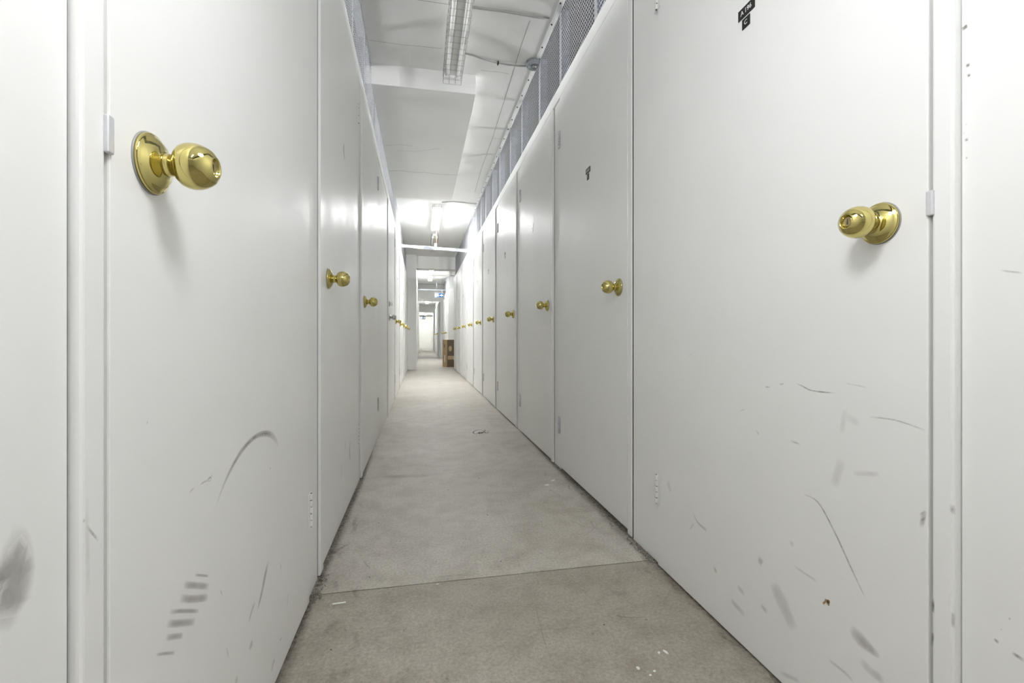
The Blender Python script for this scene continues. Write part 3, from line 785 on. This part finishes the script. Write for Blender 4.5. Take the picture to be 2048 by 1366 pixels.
marks(R1, 'R', xr, [([(1385, 1022), (1396, 1045), (1415, 1062)], [.003, .007, .012], .7), ([(1380, 1060), (1388, 1046)], .006, .5), ([(1522, 1115), (1520, 1130)], [.02, .012], .8), ([(1428, 1134), (1434, 1146)], .012, .7),
                    ([(1475, 1172), (1490, 1190)], .014, .75), ([(1462, 1200), (1490, 1230)], .016, .5), ([(1545, 1165), (1562, 1200), (1590, 1262)], [.03, .04, .03], .45), ([(1700, 1255), (1722, 1280), (1762, 1315)], [.02, .03, .008], .8),
                    ([(1522, 1210), (1535, 1225)], .012, .6), ([(1580, 1085), (1588, 1090)], .012, .5), ([(1588, 1132), (1636, 1164)], .006, .4), ([(1668, 975), (1684, 918)], .02, .3), ([(1705, 947), (1760, 948)], .010, .35),
                    ([(1850, 1020), (1843, 1055)], .008, .9), ([(1842, 1042), (1852, 1034)], .004, .9), ([(1840, 1030), (1852, 1022)], .004, .8), ([(1690, 818), (1684, 868)], .012, .28), ([(1690, 832), (1722, 848)], .016, .22),
                    ([(1658, 1320), (1690, 1345), (1710, 1366)], .007, .6), ([(1720, 1320), (1745, 1345), (1770, 1362)], .018, .5), ([(1560, 1345), (1600, 1362)], .010, .4), ([(1335, 960), (1342, 985)], .020, .3)], 'dirty_smear', 'scuff_soft')
# splintered hole low on the nearest right door
bm_ = MB(); c = on_x(1656, 1204, xr); mi = R1.matrix_world.inverted()
n = 14; ring = []
for k in range(n):
    a = 2*math.pi*k/n; r = 0.0052 * (1 + 0.25 * math.sin(3*a + 1)); ring.append(mi @ Vector((xr - 0.0006, c.y + r*math.cos(a), c.z + r*math.sin(a))))
bm_.poly(ring); bm_.poly([mi @ Vector((xr - 0.0006, c.y + dy, c.z + dz)) for dy, dz in ((.004, -.003), (.009, -.010), (.011, -.007), (.006, -.001))])
o = bm_.done('splintered_hole', M['wood'], R1)
bm_ = MB(); bm_.poly([mi @ Vector((xr - 0.0008, c.y - .0008 + .0026*math.cos(2*math.pi*k/12), c.z + .0008 + .0028*math.sin(2*math.pi*k/12))) for k in range(12)]); bm_.done('hole_core', M['dark'], o)
# filler spots on the panel beside the camera, right
def wall_marks(o, side, X, strokes, name, mat): return marks(o, side, X, strokes, name, mat)
wall_marks(wr, 'R', 0.745, [([(1924, 60), (1930, 55), (1936, 51)], .007, 1.3), ([(1932, 133), (1940, 128)], .006, 1.3), ([(1935, 153), (1941, 148)], .006, 1.2), ([(1930, 281), (1937, 278)], .005, .8), ([(1932, 316), (1935, 315)], .004, .9),
                            ([(1928, 266), (1930, 266)], .004, .5), ([(1932, 248), (1934, 249)], .003, .5)], 'filled_screw_hole', 'scratch')
wall_marks(wr, 'R', 0.745, [([(1988, 1278), (1998, 1285)], .005, .9), ([(2025, 1306), (2048, 1320)], .006, .7), ([(2003, 1258), (2004, 1259)], .003, .9), ([(2000, 541), (2048, 546)], .003, .5), ([(2018, 1236), (2022, 1239)], .004, .6)], 'light_scratch', 'scratch')
wall_marks(wl, 'L', -0.305, [([(-8, 1115), (18, 1122), (38, 1135), (36, 1170), (14, 1220), (-5, 1270)], [.05, .05, .03, .03, .03, .03], .9), ([(-20, 1140), (5, 1180), (-10, 1240)], .06, .9)], 'dark_smudge', 'scuff_soft')
T1 = trims['trim_1']; T11 = trims['trim_11']
marks(T1, 'R', 0.7322, [([(1866, 1198), (1867, 1225)], .004, 1.2), ([(1866, 1265), (1865, 1292)], .004, 1.0), ([(1906, 1225), (1907, 1255)], .006, .8), ([(1905, 1010), (1907, 1028)], .008, .6)], 'chipped_edge', 'scratch')
marks(T11, 'L', -0.2957, [([(170, 1050), (197, 1082)], .003, .6), ([(172, 990), (176, 1195)], .006, .15), ([(166, 1038), (168, 1044)], .004, .6)], 'light_scratch', 'scratch')

# ------------------------------------------------------------------ marks and litter on the floor
ident = Matrix.Identity(4)
def fmarks(strokes, name, mat, lift=0.0005):
    S = [([on_z(x, y, 0) for x, y in p], w, s) for p, w, s in strokes]
    return ribbon(S, (0, 0, 1), name, M[mat], floor, ident, lift)
b = MB(); b.box((-0.40, 1.3553, -0.0055), (0.80, 1.3585, -0.0012)); j = b.done('floor_joint', M['joint']); j.parent = floor
def fline(pts, w, name='floor_crack', mat='crack'):
    return hair(pts, 0.0006, w, name, floor, mat)
fline([(778, 826), (800, 829), (818, 832), (835, 835), (880, 834.5), (930, 833), (985, 832)], .007)
fline([(770, 850), (795, 845), (815, 839), (835, 835)], .007)
fmarks([([(735, 958), (765, 954), (800, 952), (830, 951), (860, 949), (885, 947)], .035, .55)], 'floor_crack', 'grime')
fmarks([([(760, 957), (800, 955), (840, 953), (880, 948)], .02, .6)], 'rubbed_patch', 'rub')
fmarks([([(968, 860.2), (960, 859.8), (952, 861.2), (946.5, 864.3), (948, 867), (953, 867.6), (957, 866.2), (960, 864)], .0092, 1.0), ([(954, 867.8), (959, 864.2), (958.5, 867.8), (963.5, 864.2), (963, 867.4), (967, 864.0), (967.5, 866.8)], .0092, 1.2),
        ([(971.5, 860), (968.5, 862.5), (966.5, 865)], .0092, 1.2), ([(970, 863.8), (971, 866.3), (974, 866), (976, 864.8), (977.5, 863.6)], .008, 1.2), ([(962, 860), (968, 860.6)], .006, .8), ([(973, 862), (982, 861.2)], .006, .5)], 'scribbled_tag', 'ink')
# grime along the foot of the walls
G = []
for xw, wd in ((0.741, 0.085), (0.741, 0.035), (-0.297, 0.055), (-0.297, 0.025)):
    G.append(([Vector((xw, 0.55 + 0.25 * k, 0)) for k in range(11)], [wd * random.uniform(.6, 1.15) for k in range(11)], 0.95))
for k in range(40):
    sd = random.random() < .5
    x = 0.735 - random.random() ** 2 * 0.16 if sd else -0.288 + random.random() ** 2 * 0.13
    y = random.uniform(0.75, 2.3)
    G.append(([Vector((x, y, 0)), Vector((x + random.uniform(-.02, .02), y + random.uniform(.01, .05), 0)), Vector((x + random.uniform(-.03, .03), y + random.uniform(.05, .09), 0))], random.uniform(.006, .025), random.uniform(.3, .8)))
ribbon(G, (0, 0, 1), 'edge_grime', M['grime'], floor, ident, 0.0006)
fmarks([([(1225, 1180), (1240, 1188), (1258, 1184)], .035, .55), ([(1040, 1145), (1075, 1142)], .02, .35), ([(660, 1105), (700, 1110)], .03, .35), ([(870, 1155), (940, 1148)], .014, .5), ([(1230, 1232), (1262, 1236), (1290, 1235)], .006, .7), ([(1215, 1245), (1205, 1240)], .006, .5),
        ([(1070, 1205), (1085, 1270), (1110, 1340)], .003, .6), ([(700, 1340), (680, 1350)], .02, .4), ([(1165, 1075), (1190, 1055), (1192, 1045)], .004, .5)], 'floor_stain', 'grime', 0.0007)

def chip(px, py, sx, sy, rz, label, group, mat='chip', name='paint_flake', hh=0.0016):
    p = on_z(px, py, 0)
    if name == 'grit_crumb': sx, sy, hh = sx * .8, sy * .6, hh * .5
    b = MB(); n = 7; pts = []
    for k in range(n):
        a = 2*math.pi*k/n + random.uniform(-.25, .25); r = random.uniform(.7, 1.0)
        x, y = sx*r*math.cos(a)/2, sy*r*math.sin(a)/2
        pts.append((x*math.cos(rz) - y*math.sin(rz), x*math.sin(rz) + y*math.cos(rz)))
    top = [b.bm.verts.new((x*.85, y*.85, hh)) for x, y in pts]; bot = [b.bm.verts.new((x, y, 0.0006)) for x, y in pts]
    b.bm.faces.new(top); b.bm.faces.new(bot[::-1])
    for k in range(n): b.bm.faces.new((bot[k], bot[(k+1)%n], top[(k+1)%n], top[k]))
    o = b.done(name, M[mat], None, (p.x, p.y, 0)); tag(o, label, 'paint flake' if name == 'paint_flake' else name.replace('_', ' '), group); return o
g1 = 'paint flakes on the near floor'
chip(1331, 1304, .009, .020, .3, 'largest white paint flake on the floor by the nearest right door', g1)
chip(1318, 1306, .010, .007, .9, 'small white paint flake touching the largest one', g1)
chip(1276, 1337, .010, .012, .2, 'white paint flake alone near the bottom of the floor', g1)
chip(1309, 1343, .009, .007, .4, 'white paint flake low on the floor, right of a pair', g1)
chip(1301, 1351, .008, .006, .0, 'lowest tiny white paint flake on the floor', g1)
chip(1106, 961, .034, .020, .5, 'white paint flake near the foot of the second right door', g1)
chip(1094, 970, .032, .024, .2, 'white paint flake in front of its twin by the second right door', g1)
chip(1111, 979, .010, .008, .2, 'speck of white paint below the twin flakes', g1)
g2 = 'crumbs of grit on the floor'
chip(875, 1169, .014, .008, .1, 'pale crumb lying just in front of the floor joint', g2, 'chip', 'grit_crumb', .004)
chip(800, 1083, .014, .006, 1.2, 'dark crumb on the floor beyond the joint', g2, 'stone', 'grit_crumb', .004)
chip(757, 1046, .008, .007, .2, 'round black speck on the floor at left', g2, 'stone', 'grit_crumb', .004)
chip(975, 1030, .010, .006, .5, 'dark speck in the middle of the floor', g2, 'dark', 'grit_crumb', .004)
chip(958, 957, .018, .008, .2, 'dark flake on the far middle floor', g2, 'dark', 'grit_crumb', .003)
chip(896, 980, .018, .007, .1, 'thin dark crumb on the floor, left of centre', g2, 'stone', 'grit_crumb', .003)
chip(917, 872, .016, .020, .6, 'dark crumb left of the scribbled mark', g2, 'stone', 'grit_crumb', .004)
chip(1002, 1123, .007, .006, .6, 'dark speck above the middle of the floor joint', g2, 'dark', 'grit_crumb', .003)
chip(808, 1262, .006, .005, .6, 'speck below the left part of the joint', g2, 'stone', 'grit_crumb', .003)
chip(662, 1300, .007, .005, .6, 'dark speck near the nearest left door', g2, 'dark', 'grit_crumb', .003)
chip(1208, 1250, .008, .005, .6, 'dark speck by the faint crack at right', g2, 'dark', 'grit_crumb', .003)
chip(739, 1155, .006, .008, .6, 'dark speck above the left end of the joint', g2, 'dark', 'grit_crumb', .003)
# sliver of wood
p = on_z(678, 1208, 0); b = MB(); b.box((-0.017, -0.0024, 0.0006), (0.017, 0.0024, 0.0035), 0.0012); o = b.done('wood_sliver', M['chip'], None, (p.x, p.y, 0)); o.rotation_euler = (0, 0, 0.05)
tag(o, 'thin pale sliver of wood on the floor by the nearest left door', 'wood sliver')
# broken mortar at the feet of the frames near the joint
def rubble(y0, y1, xa, xb, n, label):
    b = MB()
    for k in range(n):
        c = Vector((random.uniform(xa, xb), random.uniform(y0, y1), 0.001)); r = random.uniform(.0010, .0036)
        bmesh.ops.create_icosphere(b.bm, subdivisions=1, radius=r, matrix=Matrix.Translation(c + Vector((0, 0, r*.6))) @ Matrix.Rotation(random.random()*3, 4, 'X') @ Matrix.Diagonal((1, 1.3, .7, 1)))
    o = b.done('mortar_crumbs', M['stone']); tag(o, label, 'rubble', None, 'stuff')
rubble(1.33, 1.52, 0.715, 0.741, 70, 'crumbs of broken mortar along the foot of the right wall by the joint')
rubble(1.31, 1.46, -0.297, -0.272, 60, 'crumbs of broken mortar along the foot of the left wall by the joint')

# ------------------------------------------------------------------ light, camera, render look
ld = bpy.data.lights.new('flash', 'POINT'); ld.shadow_soft_size = 0.11; ld.energy = FLASH; ld.color = (0.965, 0.975, 1.0)
lo = bpy.data.objects.new('photographers_light', ld); COL.objects.link(lo)
lo.location = (0.10, 0.26, H + 0.72)
# added unseen fill lights, brightening the ceiling over the units through the mesh
for x in (2.98, -2.68):
    for y, e in ((0.3, 0.85), (3.8, 1.4), (6.4, 0.2)):
        a = bpy.data.lights.new('added_fill_light', 'POINT'); a.energy = FILL * e; a.shadow_soft_size = 0.18; a.color = (0.97, 0.985, 1.0)
        ao = bpy.data.objects.new('added_fill_light', a); COL.objects.link(ao); ao.location = (x, y, H + 1.50)
w = bpy.data.worlds.new('World'); SC.world = w; w.use_nodes = True
w.node_tree.nodes['Background'].inputs[0].default_value = (0.8, 0.85, 0.9, 1); w.node_tree.nodes['Background'].inputs[1].default_value = 0.02

cd = bpy.data.cameras.new('Camera'); cam = bpy.data.objects.new('Camera', cd); COL.objects.link(cam)
cam.location = (0, 0, H); cam.rotation_euler = (math.pi/2, 0, -TH)
cd.sensor_width = 36.0; cd.lens = F / 2048 * 36.0; cd.shift_y = -7.5 / 2048
cd.clip_start = 0.02; cd.clip_end = 200
SC.camera = cam
SC.view_settings.view_transform = 'Standard'
try: SC.view_settings.look = 'None'
except Exception: pass
SC.view_settings.gamma = 1.0; SC.view_settings.exposure = 1.28
try: SC.view_settings.use_curve_mapping = False
except Exception: pass
cy = SC.cycles
cy.max_bounces = 16; cy.diffuse_bounces = 12; cy.glossy_bounces = 6; cy.transparent_max_bounces = 12
cy.sample_clamp_indirect = 12.0
cy.use_denoising = True
